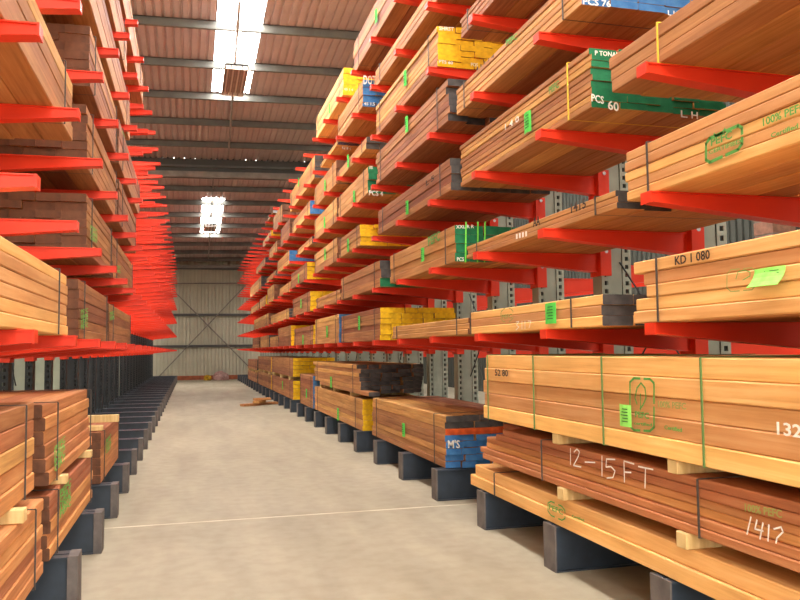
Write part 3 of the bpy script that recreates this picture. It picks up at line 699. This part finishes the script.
# left rack stencils
def block(key, x0, y0, x1, sl, rows, step, hg=1.2):
    for i, t in enumerate(rows): letter(key, t, (x0, y0+i*step), (x1, y0+i*step+sl*(x1-x0)), M_LEAFINK, hgt=hg)
block('LB1', 54.5, 453, 65, -1.15, ['PEFC', '100%', 'PEFC', 'CERT'], 6.5, 1.25)
block('LB2', 60, 497, 71, -1.2, ['PEFC', 'CERT', '100%', 'PEFC'], 7, 1.25)
block('LC', 106, 444, 111, -1.2, ['PEFC', '100%', 'CERT'], 5, 1.9)
block('L1b', 81, 314, 88, -.3, ['PEFC', '100%', 'CERT', 'PEFC'], 5, 1.3); block('L1c', 110, 316, 114.5, -.3, ['PEFC', '100%'], 4.5, 1.9)
block('L2a', 90.5, 229, 97.5, .7, ['PEFC', '100%', 'CERT'], 5, 1.3); block('L4b', 122, 132, 125, 2.0, ['PEFC'], 5, 1.3)
block('L2b', 117, 268, 120.5, .4, ['PEFC', '100%'], 4, 1.9)

# ================================================================= LAMPS, CONDUITS AND ODDS AND ENDS
def lamp(px, py, Y, label, LL=.95):
    p = onY(px, py, Y); root = empty('fluorescent_fitting', (p[0], p[1], p[2])); tag(root, label, 'lamp', 'fluorescent fittings under the roof')
    w_, l_ = .25, LL
    mb = MB(); mb.box(-w_, w_, -l_, l_, .05, .09); mb.build('housing', M_LAMP, root)
    for i in range(5):
        x = -w_+i*w_/2
        MB().box(x-.012, x+.012, -l_, l_, -.03, .06).build('reflector_fin', M_LAMP, root)
    for i in range(4):
        x = -w_+w_/4+i*w_/2
        MB().tube((x, -l_+.05, .015), (x, l_-.05, .015), .019, 8).build('tube', M_TUBE, root)
    for yy in (-l_, l_-.03): MB().box(-w_-.01, w_+.01, yy, yy+.03, -.035, .09).build('end_cap', M_WHITEEND, root)
    top = roof_z(p[0], p[1])-p[2]
    for yy in (-l_*.7, l_*.7): MB().tube((0, yy, .09), (0, yy, top-.02), .008, 5).build('hanger', M_STEELB, root)
    return root
lamp(234.5, 82, 18.4, 'fluorescent lamp fitting hanging under the large near skylight')
lamp(210, 228.5, 34.0, 'small fluorescent lamp fitting hanging under the far skylight', .75)
def roofpt(px, py, dz=-.27):
    d = ray(px, py); lo, hi = .001, .2
    for _ in range(60):
        m = (lo+hi)/2; q = d*m+np.array([0, 0, EYE])
        if q[2] < roof_z(q[0], q[1])+dz: lo = m
        else: hi = m
    return tuple(q)
MB().tube(roofpt(239.5, 1), roofpt(228.3, 157), .035, 6).build('conduit', M_BEAM, ceil)
MB().tube(roofpt(213.4, 178), roofpt(208.4, 258), .03, 6).build('conduit', M_BEAM, ceil)

def lump(name, p, sx, sy, sz, m, seed, label, cat):
    bm = bmesh.new(); bmesh.ops.create_icosphere(bm, subdivisions=3, radius=1); r = random.Random(seed)
    ph = [(r.uniform(1, 4), r.uniform(1, 4), r.uniform(0, 6)) for _ in range(5)]
    for v in bm.verts:
        d = 1+sum(.09*math.sin(a*v.co.x*2+b*v.co.y*2+c+v.co.z*a) for a, b, c in ph)
        v.co = Vector((v.co.x*sx*d, v.co.y*sy*d, max(v.co.z*d, -.35)*sz))
    zmin = min(v.co.z for v in bm.verts)
    for v in bm.verts: v.co.z -= zmin
    me = bpy.data.meshes.new(name); bm.to_mesh(me); bm.free(); me.materials.append(m)
    return tag(link(name, me, None, p), label, cat)
q = onZ(222, 381, 0); lump('plastic_sack', (q[0], YW-1.2, 0), .42, .35, .34, M_SACK, 3, 'crumpled pinkish sack lying against the far end wall', 'sack')
q = onZ(211, 381, 0); lump('yellow_bag', (q[0]-.18, YW-1.3, 0), .2, .2, .22, M_YEL, 5, 'small yellow bag beside the pinkish sack at the far wall', 'bag')
q = onZ(259, 405.5, 0)
for i, (dx, dy, z, rz, l_, what) in enumerate(((-.25, -.05, 0, .5, .6, 'lowest, nearest the aisle'), (.28, .35, 0, .4, .62, 'lowest, towards the rack feet'), (.02, .1, .072, 1.1, .55, 'middle one lying crosswise'), (.1, .12, .144, .2, .5, 'topmost'))):
    mb = MB(); mb.box(-l_/2, l_/2, -.1, .1, 0, .07); o = mb.build('timber_offcut', WOOD['tan'], None, (q[0]+dx, q[1]+dy, .001+z)); o.rotation_euler = (0, 0, rz)
    bv = o.modifiers.new('bevel', 'BEVEL'); bv.width = .008; bv.segments = 1
    tag(o, 'brown offcut in the little heap by the right feet, '+what, 'offcut', 'offcuts on the aisle floor')
